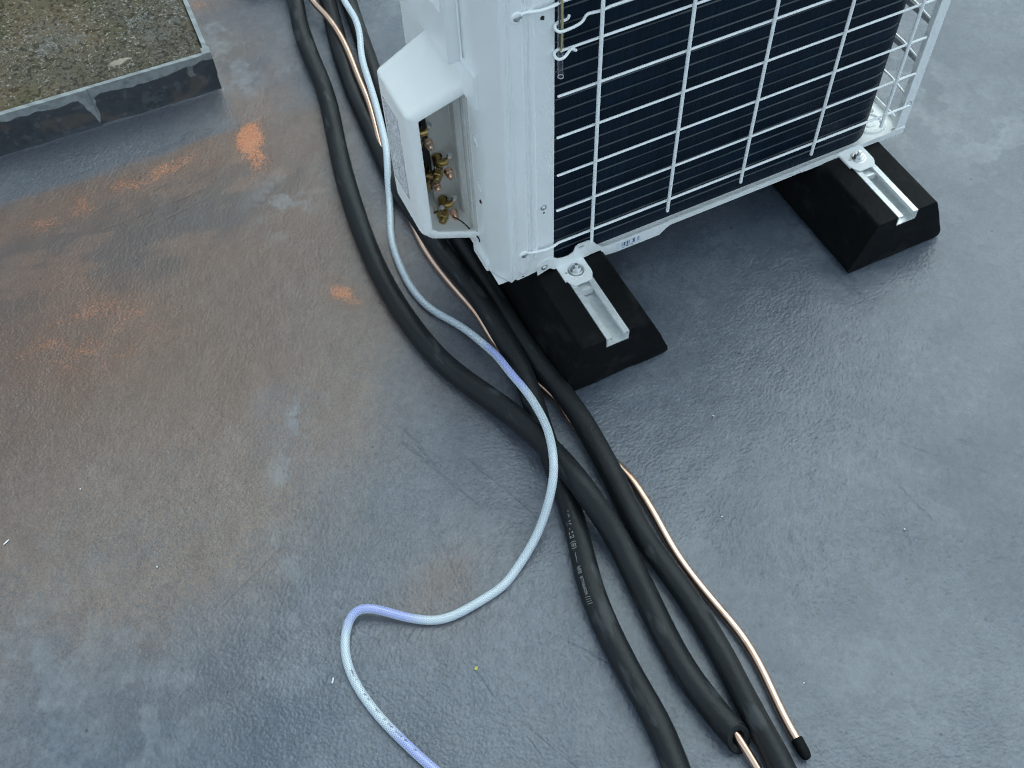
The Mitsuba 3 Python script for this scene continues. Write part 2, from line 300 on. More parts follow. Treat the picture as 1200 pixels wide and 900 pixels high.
# ------------------------------------------------------------------ the raised kerb at the left
KX, KY, KH = -.286, .834, .099
_a = -.040; _c, _s = math.cos(_a), math.sin(_a)
def turn(m):                                                      # the kerb stands a little askew to the unit
    v = np.array(m.vertices if hasattr(m, 'vertices') else m[0], float)
    v[:, :2] = np.stack([KX + (v[:, 0] - KX) * _c - (v[:, 1] - KY) * _s, KY + (v[:, 0] - KX) * _s + (v[:, 1] - KY) * _c], 1)
    return trimesh.Trimesh(v, m.faces, process=False) if hasattr(m, 'faces') else (v, m[1])
lab('roof_kerb', 'raised kerb with brown mossy gritty top and dark flashing strip at left', 'kerb')
put('roof_kerb__core', turn(bx(-2.6, KX - .008, KY + .008, 2.6, .005, KH - .012)), 'm_dark')
tx = np.r_[np.linspace(-2.6, -.95, 50)[:-1], np.linspace(-.95, KX - .007, 281)]; ty = np.r_[np.linspace(KY + .005, 1.50, 270), np.linspace(1.50, 2.6, 31)[1:]]
TX, TY = np.meshgrid(tx, ty, indexing='ij')
TP = np.stack([TX, TY, 0 * TX], -1)
rim = np.minimum(KX - .007 - TX, TY - KY - .005)
TZ = KH - .006 + .004 * np.clip(rim / .012, 0, 1) + .006 * (meshkit.fbm(TP * 18, 4, 3) - .5) * np.clip(rim / .02, 0, 1) + .0045 * np.clip(meshkit.noise(TP * 115, 5) - .45, 0, 1) * np.clip(rim / .006, 0, 1)
i, j = np.meshgrid(np.arange(329), np.arange(299), indexing='ij')
F = np.stack([i * 300 + j, (i + 1) * 300 + j, (i + 1) * 300 + j + 1, i * 300 + j + 1], -1).reshape(-1, 4)
put('roof_kerb__top_slab', turn((np.stack([TX, TY, TZ], -1).reshape(-1, 3), F)), 'm_moss', True)
def flashing(x0, x1, y, t):
    """an upright sheet with a slightly wavy face, on the front of the kerb"""
    xs, zs = np.linspace(x0, x1, max(6, int((x1 - x0) / .006))), np.linspace(.0, KH + .001, 14)
    A, Z = np.meshgrid(xs, zs, indexing='ij')
    w = .0035 * (meshkit.fbm(np.stack([A * 9, Z * 12, 0 * A], -1), 3, 9) - .5)
    Yf = y - t + w - .004 * np.clip(1 - Z / .02, 0, 1) ** 2
    front = np.stack([A, Yf, Z], -1).reshape(-1, 3); back = np.stack([A, np.full_like(A, y + .004), Z], -1).reshape(-1, 3)
    n, m = len(xs), len(zs); i, j = np.meshgrid(np.arange(n - 1), np.arange(m - 1), indexing='ij')
    f = np.stack([i * m + j, (i + 1) * m + j, (i + 1) * m + j + 1, i * m + j + 1], -1).reshape(-1, 4)
    V = np.vstack([front, back]); N = n * m; q = [f, f[:, ::-1] + N]
    ring = np.r_[np.arange(n) * m + m - 1]; q.append(np.stack([ring[:-1], ring[1:], ring[1:] + N, ring[:-1] + N], 1))
    for e in (0, n - 1):
        r = e * m + np.arange(m); s = np.stack([r[:-1], r[1:], r[1:] + N, r[:-1] + N], 1); q.append(s if e == 0 else s[:, ::-1])
    return V, np.vstack(q)
a = put('roof_kerb__flashing', turn(flashing(-.535, KX + .004, KY, .004)), 'm_flash', 40)
b = put('roof_kerb__flashing', turn(flashing(-2.6, -.5352, KY, .0065)), 'm_flash', 40)
put('roof_kerb__flashing', turn(bx(KX - .006, KX + .003, KY + .0045, 2.6, .0, KH + .0005)), 'm_flash')
# folded corner ear
put('roof_kerb__corner_fold', turn(rbox(KX - .012, KX + .006, KY - .0055, KY + .016, .045, KH + .004, .002)), 'm_flash')
# lapped strip of membrane round the foot of the kerb, turned up in a cove
ds = np.array([0, .0015, .003, .0045, .006, .008, .011, .015, .02, .028, .04, .06, .085, .105, .12])
base = np.vstack([np.c_[np.linspace(-2.6, KX, 220), np.full(220, KY)], np.repeat([[KX, KY]], 24, 0), np.c_[np.full(150, KX), np.linspace(KY, 2.6, 150)]])
nrm = np.vstack([np.repeat([[0, -1.0]], 220, 0), np.stack([np.sin(np.linspace(0, np.pi / 2, 24)), -np.cos(np.linspace(0, np.pi / 2, 24))], 1), np.repeat([[1.0, 0]], 150, 0)])
wob = 1 + .05 * (meshkit.noise(np.c_[base * 14 + nrm * 2, np.zeros(len(base))], 4) - .5)
wide = np.r_[np.ones(220), np.linspace(1, .8, 24), np.full(150, .8)]
Q = base[:, None] + nrm[:, None] * (ds[None, :, None] * (wob * wide)[:, None, None]) - nrm[:, None] * .001
zc = .0035 * np.clip(1 - ds / .11, -.3, 1) + .012 * np.exp(-ds / .004) + .0035 * np.exp(-ds / .03)
LZ = np.broadcast_to(zc, Q.shape[:2]) + .0012 * (meshkit.fbm(np.concatenate([Q * 30, np.zeros(Q.shape[:2] + (1,))], -1), 3, 8) - .5)
n, m = Q.shape[:2]; i, j = np.meshgrid(np.arange(n - 1), np.arange(m - 1), indexing='ij')
F = np.stack([i * m + j, i * m + j + 1, (i + 1) * m + j + 1, (i + 1) * m + j], -1).reshape(-1, 4)
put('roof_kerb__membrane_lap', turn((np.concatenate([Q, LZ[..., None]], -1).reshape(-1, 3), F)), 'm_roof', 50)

# ------------------------------------------------------------------ the air conditioner
AC = 'air_conditioner'
lab(AC, 'white outdoor air conditioning unit with wire grille standing on two rubber feet', 'air conditioner')
W, D, TOP, Z0 = .803, .335, .745, .1068
SX = -.0195                                             # plane of the side panel
def sheet(pts, t, z0, z1):
    ln = LineString(pts).buffer(t / 2, cap_style='flat', join_style='mitre')
    return extr_z(ln, z0, z1)
# corner panel: a folded sheet whose lower edge is cut like the original's
cp = toman(sheet([(SX + .0008, .088), (SX + .0008, .0378), (-.0004, .0020), (.0009, .0011), (.0090, .0046), (.0112, .0010), (.0790, .0008)], .0016, .108, TOP))
cut = extr_xz(Polygon([(-.03, .10), (-.03, .1145), (.0, .1145), (.012, .1148), (.030, .1158), (.0470, .1186), (.0470, .1186), (.079, .1235), (.09, .1235), (.09, .10)]), -.02, .06)
cp = man(cp - toman(cut))
def boss(x0, x1, z0, z1, h, y=0.0, bevel=.0022, r=None):
    """a long pressed-out rib with rounded ends on the rear face"""
    w = x1 - x0; r = r or w / 2 - .0004
    P = sbox(x0 + r, z0 + r, x1 - r, z1 - r).buffer(r, quad_segs=6)
    tops = P.buffer(-bevel)
    a, b = np.array(P.exterior.coords)[:-1], None
    ring = lambda g, n: np.array([g.exterior.interpolate(t, True).coords[0] for t in np.linspace(0, 1, n, endpoint=False)])
    lo, hi = ring(P, 64), ring(tops, 64)
    ca = np.array(P.centroid.coords[0])
    V = np.vstack([np.c_[lo[:, 0], np.full(64, y), lo[:, 1]], np.c_[lo[:, 0] * .3 + hi[:, 0] * .7, np.full(64, y - h * .8), lo[:, 1] * .3 + hi[:, 1] * .7], np.c_[hi[:, 0], np.full(64, y - h), hi[:, 1]], [[ca[0], y - h, ca[1]]]])
    k = np.arange(64); k2 = (k + 1) % 64; f = []
    for o in (0, 64): f += [np.stack([o + k, o + k2, o + 64 + k2], 1), np.stack([o + k, o + 64 + k2, o + 64 + k], 1)]
    f.append(np.stack([128 + k, 128 + k2, np.full(64, 192)], 1))
    return trimesh.Trimesh(V, np.vstack(f), process=False)
ribs = [boss(.0105, .0320, .1245, TOP - .02, .0040, bevel=.0034), bx(.0345, .0362, -.0016, .0005, .128, TOP - .004), boss(.0385, .0490, .150, TOP + .02, .0030, bevel=.0028)]
put(AC + '__corner_panel', cat([cp] + ribs), 'm_paint', 28)
# side panel and service panel with its grip recess
sp = toman(bx(SX, SX + .0015, .0885, D - .002, .1085, TOP))
put(AC + '__side_panel', man(sp), 'm_paint')
# pressed seat behind the valve cover and the ledge above it
put(AC + '__side_panel__seat_frame', cat([rbox(SX - .004, SX + .0012, .0860, .0905, .150, .470, .002), rbox(SX - .003, SX + .0012, .105, .112, .16, .47, .0015), rbox(SX - .003, SX + .0012, .140, .160, .16, .47, .0015)]), 'm_inner')
put(AC + '__side_panel__ledge', rbox(SX - .006, SX + .0004, .0405, .0845, .468, .530, .0018), 'm_paint')
sv = toman(rbox(-.0420, SX + .0004, .0872, D - .006, .5205, TOP - .001, .0035)) - toman(rbox(-.06, -.026, .100, .27, .597, .690, .004))
put(AC + '__service_panel', man(sv), 'm_paint', 30)
put(AC + '__service_panel__trim', rod([(SX - .0035, .0842, TOP), (SX - .0035, .0842, .512), (SX - .0035, .0820, .506), (SX - .0035, .0790, .503), (SX - .0035, .0765, .506), (SX - .0035, .0755, .514), (SX - .0035, .0755, .53)], .0016, 8, (1.0, 0, 0)), 'm_shell', True)
# lower pressed marks on the side strip and the small dark plug
for z in (.395, .300):
    put(AC + '__side_panel__pressed_mark', cat([rod([(SX - .0004, .058, z + .012), (SX - .0004, .070, z), (SX - .0004, .058, z - .012)], .0011, 6, (1.0, 0, 0))]), 'm_paint', True)
put(AC + '__side_panel__plug', lathe([(0, .002), (.003, .0015), (.0038, 0)][::-1], 14, (SX, .062, .262), (-1, 0, 0)), 'm_dark', True)
# front, top, right posts
put(AC + '__front_panel', rbox(SX, W, D - .004, D + .012, .1085, TOP, .004), 'm_paint', 30)
put(AC + '__top_lid', rbox(SX - .004, W + .004, -.004, D + .014, TOP + .0005, TOP + .022, .006), 'm_paint', 30)
put(AC + '__rear_post', cat([bx(.7825, W, -.0006, .0010, .1075, TOP), bx(W - .0015, W, .0010, .022, .1075, TOP), bx(.7825, .7838, .0010, .010, .122, TOP)]), 'm_paint')
put(AC + '__side_post', cat([bx(W - .0015, W, D - .06, D - .004, .122, TOP), bx(W - .012, W - .0015, D - .0615, D - .06, .122, TOP)]), 'm_paint')
# base pan
rear = Polygon([(.0472, .1090), (.0640, .1145), (.0700, .1165), (.0790, .1085), (.1020, .1068), (.1250, .1085), (.1420, .1092), (.1600, .1125), (.1680, .1105), (.1760, .0925), (.2000, .0893), (.2860, .0893), (.2985, .1003), (.3080, .1048), (.5500, .1052), (.5720, .1062), (.5900, .1046), (.7810, .1046), (.8030, .1046), (.8030, .1190), (.7900, .1190),
                (.5900, .1175), (.5720, .1165), (.4000, .1180), (.2900, .1150), (.1900, .1150), (.1720, .1165), (.1600, .1290), (.1510, .1440), (.1440, .1478), (.1240, .1482), (.1190, .1445), (.1150, .1330), (.1060, .1290), (.0960, .1295), (.0850, .1330), (.0770, .1400), (.0700, .1418), (.0600, .1405), (.0472, .1330)])
slot = sbox(.1255, .1400, .1345, .1390).buffer(.0012)
pan = [extr_xz(rear.difference(slot), -.0022, -.0004), bx(.0815, .7815, -.0003, .0100, .1082, .1108), bx(SX, W, .0100, D - .004, .1085, .1110), bx(W - .0012, W + .0006, -.0004, D, .1045, .1215), bx(.30, .565, -.0045, -.0022, .1160, .1185)]
ring = lathe([(.020, 0), (.0225, .003), (.025, .0035), (.028, .003), (.031, 0)], 40, (.757, .042, .1109))
pan += [ring, lathe([(.0, .0022), (.011, .002), (.013, 0)][::-1], 24, (.757, .042, .1109))]
put(AC + '__base_pan', cat(pan), 'm_paint', 25)
put(AC + '__base_pan__inner_step', rbox(.700, .782, .060, .300, .1109, .1180, .003), 'm_inner')
sx, sz = np.array([.200, .2475]), np.array([.0925, .1120])
V = np.array([(sx[0], -.00265, sz[0] ), (sx[1], -.00265, sz[0]), (sx[1], -.00265, sz[1]), (sx[0], -.00265, sz[1])]); 
put(AC + '__barcode_sticker', (np.vstack([V, V + [0, .0004, 0]]), np.array([[0, 1, 2, 3], [4, 7, 6, 5], [0, 4, 5, 1], [1, 5, 6, 2], [2, 6, 7, 3], [3, 7, 4, 0]])), 'm_code', uv=np.array([(0, 0), (1, 0), (1, 1), (0, 1)] * 2, float))
# mounting lugs with bolts
for k, cx in enumerate((.1095, .6862)):
    lug = sbox(cx - .0245, -.0340, cx + .0245, .02).union(Point(cx, -.031).buffer(.0245, quad_segs=10).intersection(sbox(cx - .03, -.051, cx + .03, 0)))
    lug = lug.buffer(-.004).buffer(.004, quad_segs=5).difference(Point(cx - .0165, -.020).buffer(.0022))
    key = put(AC + '__mounting_lug', cat([extr_z(lug, .1085, .1106), bx(cx - .0262, cx - .0246, -.036, .0, .1000, .1106)]), 'm_paint', 20)
    put(key + '__washer', lathe([(.0065, .0002), (.0065, .0016), (.0105, .0017), (.0118, .0008), (.0118, 0), (.0145, 0), (.0145, -.0006)][::-1], 28, (cx + .001, -.0215, .1112)), 'm_screw', 30)
    put(key + '__bolt', cat([hexprism(.0082, .0065, (cx + .001, -.0215, .1122), (0, 0, 1), turn=.3), lathe([(.0036, 0), (.0036, .012), (.0028, .0132), (0, .0132)], 14, (cx + .001, -.0215, .1122))]), 'm_screw', 25)
# coil: dark fins bent round the right corner, tube rows showing as faint ridges
def coil_path(off, n=14):
    c = (.695, .072); r = .060 + off
    th = np.linspace(-np.pi / 2, 0, n)
    return np.vstack([[(.079, c[1] - r)], np.c_[c[0] + r * np.cos(th), c[1] + r * np.sin(th)], [(c[0] + r, .318)]])
P = coil_path(0); L = np.r_[0, np.cumsum(np.linalg.norm(np.diff(P, axis=0), axis=1))]
Pi = coil_path(-.024)
zlo, zhi = .1112, TOP - .004
V, UV = [], []
for z in (zlo, zhi):
    V.append(np.c_[P, np.full(len(P), z)]); UV.append(np.c_[L, np.full(len(P), z)])
for z in (zlo, zhi):
    V.append(np.c_[Pi, np.full(len(P), z)]); UV.append(np.c_[L, np.full(len(P), z)])
n = len(P); k = np.arange(n - 1)
q = [np.stack([k, k + 1, n + k + 1, n + k], 1), np.stack([2 * n + k + 1, 2 * n + k, 3 * n + k, 3 * n + k + 1], 1), np.stack([n + k, n + k + 1, 3 * n + k + 1, 3 * n + k], 1), np.array([[0, n, 3 * n, 2 * n], [n - 1, 3 * n - 1, 4 * n - 1, 2 * n - 1]])]
put(AC + '__coil', (np.vstack(V), np.vstack(q)), 'm_fin', uv=np.vstack(UV))
Pr = coil_path(.0006)
for r in range(24):
    z = .1390 + .0252 * r
    put(AC + '__coil__tube_row', rod(np.c_[Pr[:5], np.full(5, z)], .0018, 6), 'm_fin_row', True)
# rear wire guard
WG = AC + '__wire_guard'
yv, yh = -.0088, -.0042
vx = [.1455, .2917, .4378, .5838, .7330]
for k, x in enumerate(vx):
    put(WG + '__upright_wire', rod([(x, yv, .1535), (x, yv, .30), (x, yv, .50), (x, yv, TOP - .03)], .0029, 12, rounded=True), 'm_wire', True)
zb, dz = .1759, .0776
def bend(pts, r=.0021):
    q, _ = smooth_path(pts, .002, 2); return rod(q, r, 10, (0, 0, 1.0), True)
for k in range(8):
    z = zb + dz * k
    if z > TOP - .02: continue
    if k in (0, 6):                                    # long wires bent back to a screwed eye at both ends
        eye = [(.0222 + .0062 * math.cos(t), -.0040, z + .005 * (k == 0) - .002 + .0062 * math.sin(t)) for t in np.linspace(5.6, .35, 16)]
        pts = eye + [(.036, -.0042, z + .001), (.050, -.0060, z - .001), (.060, -.0085, z), (.072, -.0078, z), (.085, yh, z)]
        q = np.vstack([np.array(eye), spline(pts[15:], .004)[0], [(.4, yh, z), (.770, yh, z), (.781, -.003, z - .001), (.793, -.0028, z - .001)]])
        put(WG + '__cross_wire', rod(q, .0024, 10, (0, .3, 1.0), True), 'm_wire', True)
    elif k == 5:
        hook = [(.0835, yh, z), (.0835, yh, z)]
        put(WG + '__cross_wire', rod([(.0865, yh, z), (.4, yh, z), (.774, yh, z)], .0021, 10, rounded=True), 'm_wire', True)
    else:
        put(WG + '__cross_wire', rod([(.0832 - .001 * (k % 2), yh, z), (.4, yh, z), (.771 + .006 * (k % 2), yh, z)], .0021, 10, rounded=True), 'm_wire', True)
z = .6085
put(WG + '__hook_wire', rod(np.vstack([spline([(.0990, yh + .002, .6145), (.0935, yh + .003, .6085), (.0830, yh + .003, .6085), (.0768, yh - .001, .6060), (.0790, yh - .0060, .6020), (.0900, yh - .0065, .6000), (.1120, yh - .003, .6000), (.1195, yh - .001, .6030), (.1240, yh, .6075), (.130, yh, z), (.16, yh, z)], .002)[0], [(.45, yh, z), (.771, yh, z)]]), .0022, 10, (0, .3, 1.0), True), 'm_wire', True)
put(WG + '__hook_wire', rod(spline([(.0885, yh + .001, .5640), (.0830, yh + .003, .5650), (.0768, yh, .5620), (.0785, yh - .0060, .5575), (.0870, yh - .0070, .5570), (.0960, yh - .004, .5610), (.1010, yh - .003, .5640), (.1055, yh - .003, .5605), (.1080, yh - .003, .5585)], .002)[0], .0022, 10, (0, .3, 1.0), True), 'm_wire', True)
# side guard: wires running back along the open right side, with a flat grey strip just below
SG = AC + '__side_guard'
for k in range(7):
    z = .1885 + .0790 * k
    if z > TOP - .02: continue
    put(SG + '__cross_wire', rod([(.790, .004, z), (.797, .060, z), (.797, .180, z), (.797, .290, z)], .0021, 8, rounded=True), 'm_wire', True)
    if k >= 1: put(SG + '__grey_strip', bx(.7945, .7965, .010, .285, z - .0135, z - .0035), 'm_grey_plastic')
put(SG + '__upright_wire', rod([(.7985, .150, .1230), (.7985, .150, .45), (.7985, .150, TOP - .03)], .0021, 8), 'm_wire', True)
# screws and holes on the rear corner panel
for x, z, r in ((.0222, .1789, .0050), (.0222, .6395, .0052), (.0605, .2680, .0038), (.0600, .1245, .0040), (.793, .1755, .0042), (.0610, .6230, .0020)):
    put(AC + '__screw', screw((x, -.0050 if x < .03 else -.0032 if .058 < x < .06 + .0003 else -.0008, z), r=r), 'm_screw' if r > .003 else 'm_dark', 25)
for x, z in ((.0610, .2555), (.0215, .1195)):
    put(AC + '__drain_hole', lathe([(0, .0004), (.0015, .0004), (.0018, 0)][::-1], 12, (x, -.0001, z), (0, -1, 0)), 'm_dark')
# valve cover: a tapered housing, open to the rear
def rounded(poly, rad, seg=7):
    poly = np.asarray(poly, float); out = []
    for k, p in enumerate(poly):
        a, b = poly[k - 1] - p, poly[(k + 1) % len(poly)] - p
        a /= np.linalg.norm(a); b /= np.linalg.norm(b); h = math.acos(np.clip(a @ b, -1, 1)) / 2
        r = max(rad[k], 1e-4); c = p + (a + b) / np.linalg.norm(a + b) * r / math.sin(h)
        t0, t1 = p + a * r / math.tan(h) - c, p + b * r / math.tan(h) - c
        A0, A1 = math.atan2(t0[1], t0[0]), math.atan2(t1[1], t1[0]); dA = (A1 - A0 + np.pi) % (2 * np.pi) - np.pi
        out += [c + r * np.array([math.cos(A0 + dA * t), math.sin(A0 + dA * t)]) for t in np.linspace(0, 1, seg)]
    return np.array(out)
BX = SX + .002
NEAR = [(BX, .1440), (-.1000, .1845), (-.1165, .2040), (-.1155, .4560), (BX, .4830)]
FAR = [(BX, .1540), (-.1000, .1890), (-.1170, .2050), (-.1165, .4620), (BX, .5120)]
def inset(poly, d):                                      # all edges but the last (the one on the panel) move inwards
    poly = np.asarray(poly, float); n = len(poly); L = []
    for k in range(n):
        a, b = poly[k], poly[(k + 1) % n]; e = (b - a) / np.linalg.norm(b - a); nrm_ = np.array([e[1], -e[0]])
        dd = 0 if k == n - 1 else d
        c = poly.mean(0); s = 1 if (c - a) @ nrm_ > 0 else -1
        L.append((a + nrm_ * s * dd, e))
    out = []
    for k in range(n):
        (p, e), (q, g) = L[k - 1], L[k]
        t = np.linalg.solve(np.array([e, -g]).T, q - p)[0]; out.append(p + e * t)
    return np.array(out)
yn, yf = .0850, .2030
stations = [(.004, yf - .006, .008), (.004, yn + .030, .008), (.0175, yn + .008, .007), (.0190, yn + .0035, .007), (.0182, yn + .0012, .007), (.0155, yn, .008), (.0105, yn + .0006, .010), (.0045, yn + .0028, .013), (.0018, yn + .006, .014), (.0004, yn + .010, .015), (0, yn + .016, .015), (0, yf - .012, .015), (.0012, yf - .006, .014), (.004, yf - .0018, .013), (.009, yf, .011)]
V = []
for d, y, r in stations:
    t = np.clip((y - yn) / (yf - yn), 0, 1)
    ply_ = np.array(NEAR) * (1 - t) + np.array(FAR) * t
    q = rounded(inset(ply_, d), [.0003, .012 if d < .014 else .006, r * .9, r * .55, .0003])
    V.append(np.c_[q[:, 0], np.full(len(q), y), q[:, 1]])
m = len(V[0]); V = np.vstack(V); ns = len(stations)
i, j = np.meshgrid(np.arange(ns - 1), np.arange(m), indexing='ij'); a, b = i * m + j, i * m + (j + 1) % m
F = np.stack([a, b, b + m, a + m], -1).reshape(-1, 4); F = np.vstack([F[:, [0, 1, 2]], F[:, [0, 2, 3]]])
c0, c1 = len(V), len(V) + 1
V = np.vstack([V, V[:m].mean(0), V[(ns - 1) * m:ns * m].mean(0)]); k = np.arange(m); k2 = (k + 1) % m
F = np.vstack([F, np.stack([np.full(m, c0), k2, k], 1), np.stack([np.full(m, c1), (ns - 1) * m + k, (ns - 1) * m + k2], 1)])
put(AC + '__valve_cover', trimesh.Trimesh(V, F, process=False), 'm_shell', 38)
lx = -.1168
V = np.array([(lx, .184, .2550), (lx, .124, .2550), (lx + .0006, .124, .4250), (lx, .184, .4250)])
V[:, 0] = [-.11765, -.11745, -.1168, -.1172]
put(AC + '__valve_cover__instruction_label', (np.vstack([V, V + [.0006, 0, 0]]), np.array([[0, 1, 2, 3], [4, 7, 6, 5], [0, 4, 5, 1], [1, 5, 6, 2], [2, 6, 7, 3], [3, 7, 4, 0]])), 'm_label', uv=np.array([(0, 0), (1, 0), (1, 1), (0, 1)] * 2, float))
lab(AC + '__valve_cover__instruction_label', 'printed instruction sticker on the outer face of the valve cover')
put(AC + '__valve_plate', bx(-.112, -.060, .166, .170, .215, .44), 'm_dark')  # near-black backing added so the depth of the cover reads dark
put(AC + '__valve_plate', bx(-.060, SX + .001, .170, .174, .175, .46), 'm_inner')
put(AC + '__bottom_bracket', rbox(SX - .006, SX + .012, .045, .100, .1085, .128, .002), 'm_paint')
# brass stop valves in the opening
def valve(x, z, side):
    key = f'{AC}__valve' if not any(kk.startswith(AC + '__valve__') for kk in scene) else None
    n = 0; key = AC + '__valve'
    while any(kk.startswith(key + '__') for kk in scene): n += 1; key = f'{AC}__valve_{n:03d}'
    ax = np.array([-.55, -.80, -.25]); ax /= np.linalg.norm(ax)
    c = np.array([x, .148, z])
    def sm(m): m.vertices = c + (m.vertices - c) * .95; return m
    put(key + '__body', sm(cat([hexprism(.0085, .030, c + (0, .02, .004), (-.25, -.95, -.1)), lathe([(.0062, 0), (.0062, .020), (0, .020)], 16, c + (.012, 0, .004), (-1, 0, 0)), lathe([(.0078, 0), (.0078, .022)], 16, c + (0, .012, -.012), (0, 0, 1))])), 'm_brass', 30)
    put(key + '__flare_nut', sm(cat([hexprism(.0098, .012, c + (-.010, -.012, .002), ax, turn=.2), lathe([(.0072, .0), (.0072, .010), (.0058, .014), (0, .0155)], 18, c + (-.013, -.018, .001), ax)])), 'm_brass', 30)
    nz = c + (.010 * side, -.014, -.016)
    put(key + '__cap', sm(cat([hexprism(.0080, .010, nz + (0, .012, .004), (0, -.93, -.37)), lathe([(.0068, 0), (.0068, .006), (.0052, .0095), (.0025, .0112), (0, .0116)], 20, nz + (0, .004, .0008), (0, -.93, -.37))])), 'm_copper', 30)
    put(key + '__stem', sm(cat([lathe([(.0035, 0), (.0035, .016), (0, .017)], 14, c + (.012, .0, .008), (.2, -.5, .84)), hexprism(.0052, .006, c + (.0145, -.005, .019), (.2, -.5, .84))])), 'm_screw', 30)
for x, z, sd in ((-.050, .280, 1), (-.074, .262, 1), (-.049, .182, 1), (-.078, .356, 1), (-.074, .170, 1)): valve(x, z, sd)
put(AC + '__valve_wire', rod(spline([(-.046, .125, .178), (-.036, .110, .174), (-.030, .098, .168), (-.0225, .086, .158), (-.0205, .080, .148)], .003)[0], .0012, 8), 'm_dark', True)
# sensor in a clear sleeve, held by the two hooks
lab('sensor_sleeve', 'clear plastic sleeve with yellow sensor lead hooked upright on the wire grille', 'sensor')
put('sensor_sleeve__sleeve', sweep([(.0845, yh - .002, TOP - .06), (.0850, yh - .002, .62), (.0845, yh - .002, .56), (.0855, yh - .002, .522)], .0042, 16, False, (0, 1.0, 0))[0], 'm_clear', True)
put('sensor_sleeve__lead', rod(spline([(.086, yh - .002, TOP - .05), (.0862, yh - .002, .64), (.0868, yh - .002, .60), (.0850, yh - .002, .566)], .01)[0], .0016, 10), 'm_sensor', True)
put('sensor_sleeve__lead', rod(spline([(.0830, yh - .002, TOP - .05), (.0828, yh - .002, .64), (.0832, yh - .002, .60), (.0846, yh - .0022, .570)], .01)[0], .0010, 10), 'm_dark', True)
put('sensor_sleeve__sleeve_rim', lathe([(.0036, -.0006), (.0046, -.0006), (.0046, .0008), (.0036, .0008), (.0036, -.0006)], 20, (.0855, yh - .002, .522)), 'm_grey_plastic')

# ------------------------------------------------------------------ rubber feet with steel channels
h = .1065
for k, (cx, txt) in enumerate(((.1095, 'black rubber block with steel channel under the near corner of the unit, beside the pipes'), (.6862, 'black rubber block with steel channel under the far right end of the unit'))):
    key = 'rubber_foot' + ('' if k == 0 else '_001')
    y0, y1 = -.1740, .4400
    prof = Polygon([(cx - .101, .0), (cx - .101, .014), (cx - .0625, h), (cx + .0625, h), (cx + .101, .014), (cx + .101, .0)]).buffer(-.007).buffer(.007, quad_segs=5)
    blk = toman(extr_xz(prof, y0, y1)) - toman(bx(cx - .0216, cx + .0216, y0 - .01, y1 + .01, h - .0216, h + .02))
    mm = man(blk.refine_to_length(.012))
    v = mm.vertices.copy()
    amp = np.clip((h - .002 - v[:, 2]) / .01, 0, 1)[:, None]
    v = v + amp * .0042 * (np.stack([meshkit.fbm(v * 30 + o, 3, 11) for o in (0, 40, 80)], 1) - .5)
    endy = np.clip((y0 + .016 - v[:, 1]) / .016, 0, 1)
    v[:, 1] += .004 * endy * np.clip((v[:, 2] - .07) / .04, 0, 1)
    v[:, 2] = np.maximum(v[:, 2], -.001)
    put(key, trimesh.Trimesh(v, mm.faces, process=False), 'm_rubber', 35)
    lab(key, txt, 'rubber foot', 'rubber feet under the outdoor unit')
    o, t = .0208, .0022
    C = Polygon([(cx - o, h - .0210), (cx + o, h - .0210), (cx + o, h + .0008), (cx + o - .0098, h + .0008), (cx + o - .0098, h - .0055), (cx + o - .0098 + t, h - .0055), (cx + o - .0098 + t, h + .0008 - t), (cx + o - t, h + .0008 - t), (cx + o - t, h - .0210 + t),
                 (cx - o + t, h - .0210 + t), (cx - o + t, h + .0008 - t), (cx - o + .0098 - t, h + .0008 - t), (cx - o + .0098 - t, h - .0055), (cx - o + .0098, h - .0055), (cx - o + .0098, h + .0008), (cx - o, h + .0008)]).buffer(-.0003).buffer(.0003)
    put(key + '__steel_channel', extr_xz(C, y0 + .0025, y1 - .004), 'm_zinc')
    put(key + '__channel_nut', cat([bx(cx - .0112, cx + .0112, -.0640, -.0600, h - .0150, h - .0030), rbox(cx - .0180, cx + .0180, -.058, -.012, h - .016, h - .0062, .001)]), 'm_zinc')

# ------------------------------------------------------------------ pipes, copper and hose
lab('added_shade_block', 'unseen black rubber block added under the pipes beyond the upper edge to darken the roof', 'rubber block')
put('added_shade_block', rbox(-.140, .19, 1.118, 1.36, -.001, .064, .006), 'm_rubber', 35)  # unseen block, added to shade the roof beside the pipes
PIPE1 = [(0.0413, 1.6268, 0.0964), (-0.0039, 1.2558, 0.0844), (-0.0340, 1.1254, 0.0544), (-0.0513, 1.0106, 0.0264), (-0.0697, 0.9267, 0.0224), (-0.0835, 0.8129, 0.0184), (-0.0943, 0.7042, 0.0184), (-0.1212, 0.5710, 0.0184), (-0.1437, 0.4630, 0.0184), (-0.1646, 0.3126, 0.0184), (-0.1733, 0.1791, 0.0184), (-0.1660, 0.0572, 0.0184), (-0.1455, -0.0445, 0.0184), (-0.1160, -0.1200, 0.0214), (-0.0890, -0.1961, 0.0304), (-0.0728, -0.2723, 0.0464), (-0.0616, -0.3442, 0.0564), (-0.0541, -0.3977, 0.0484), (-0.0460, -0.4499, 0.0304), (-0.0470, -0.5161, 0.0204), (-0.0533, -0.5984, 0.0184), (-0.0560, -0.6705, 0.0184), (-0.0493, -0.7393, 0.0204), (-0.0399, -0.7914, 0.0234)]
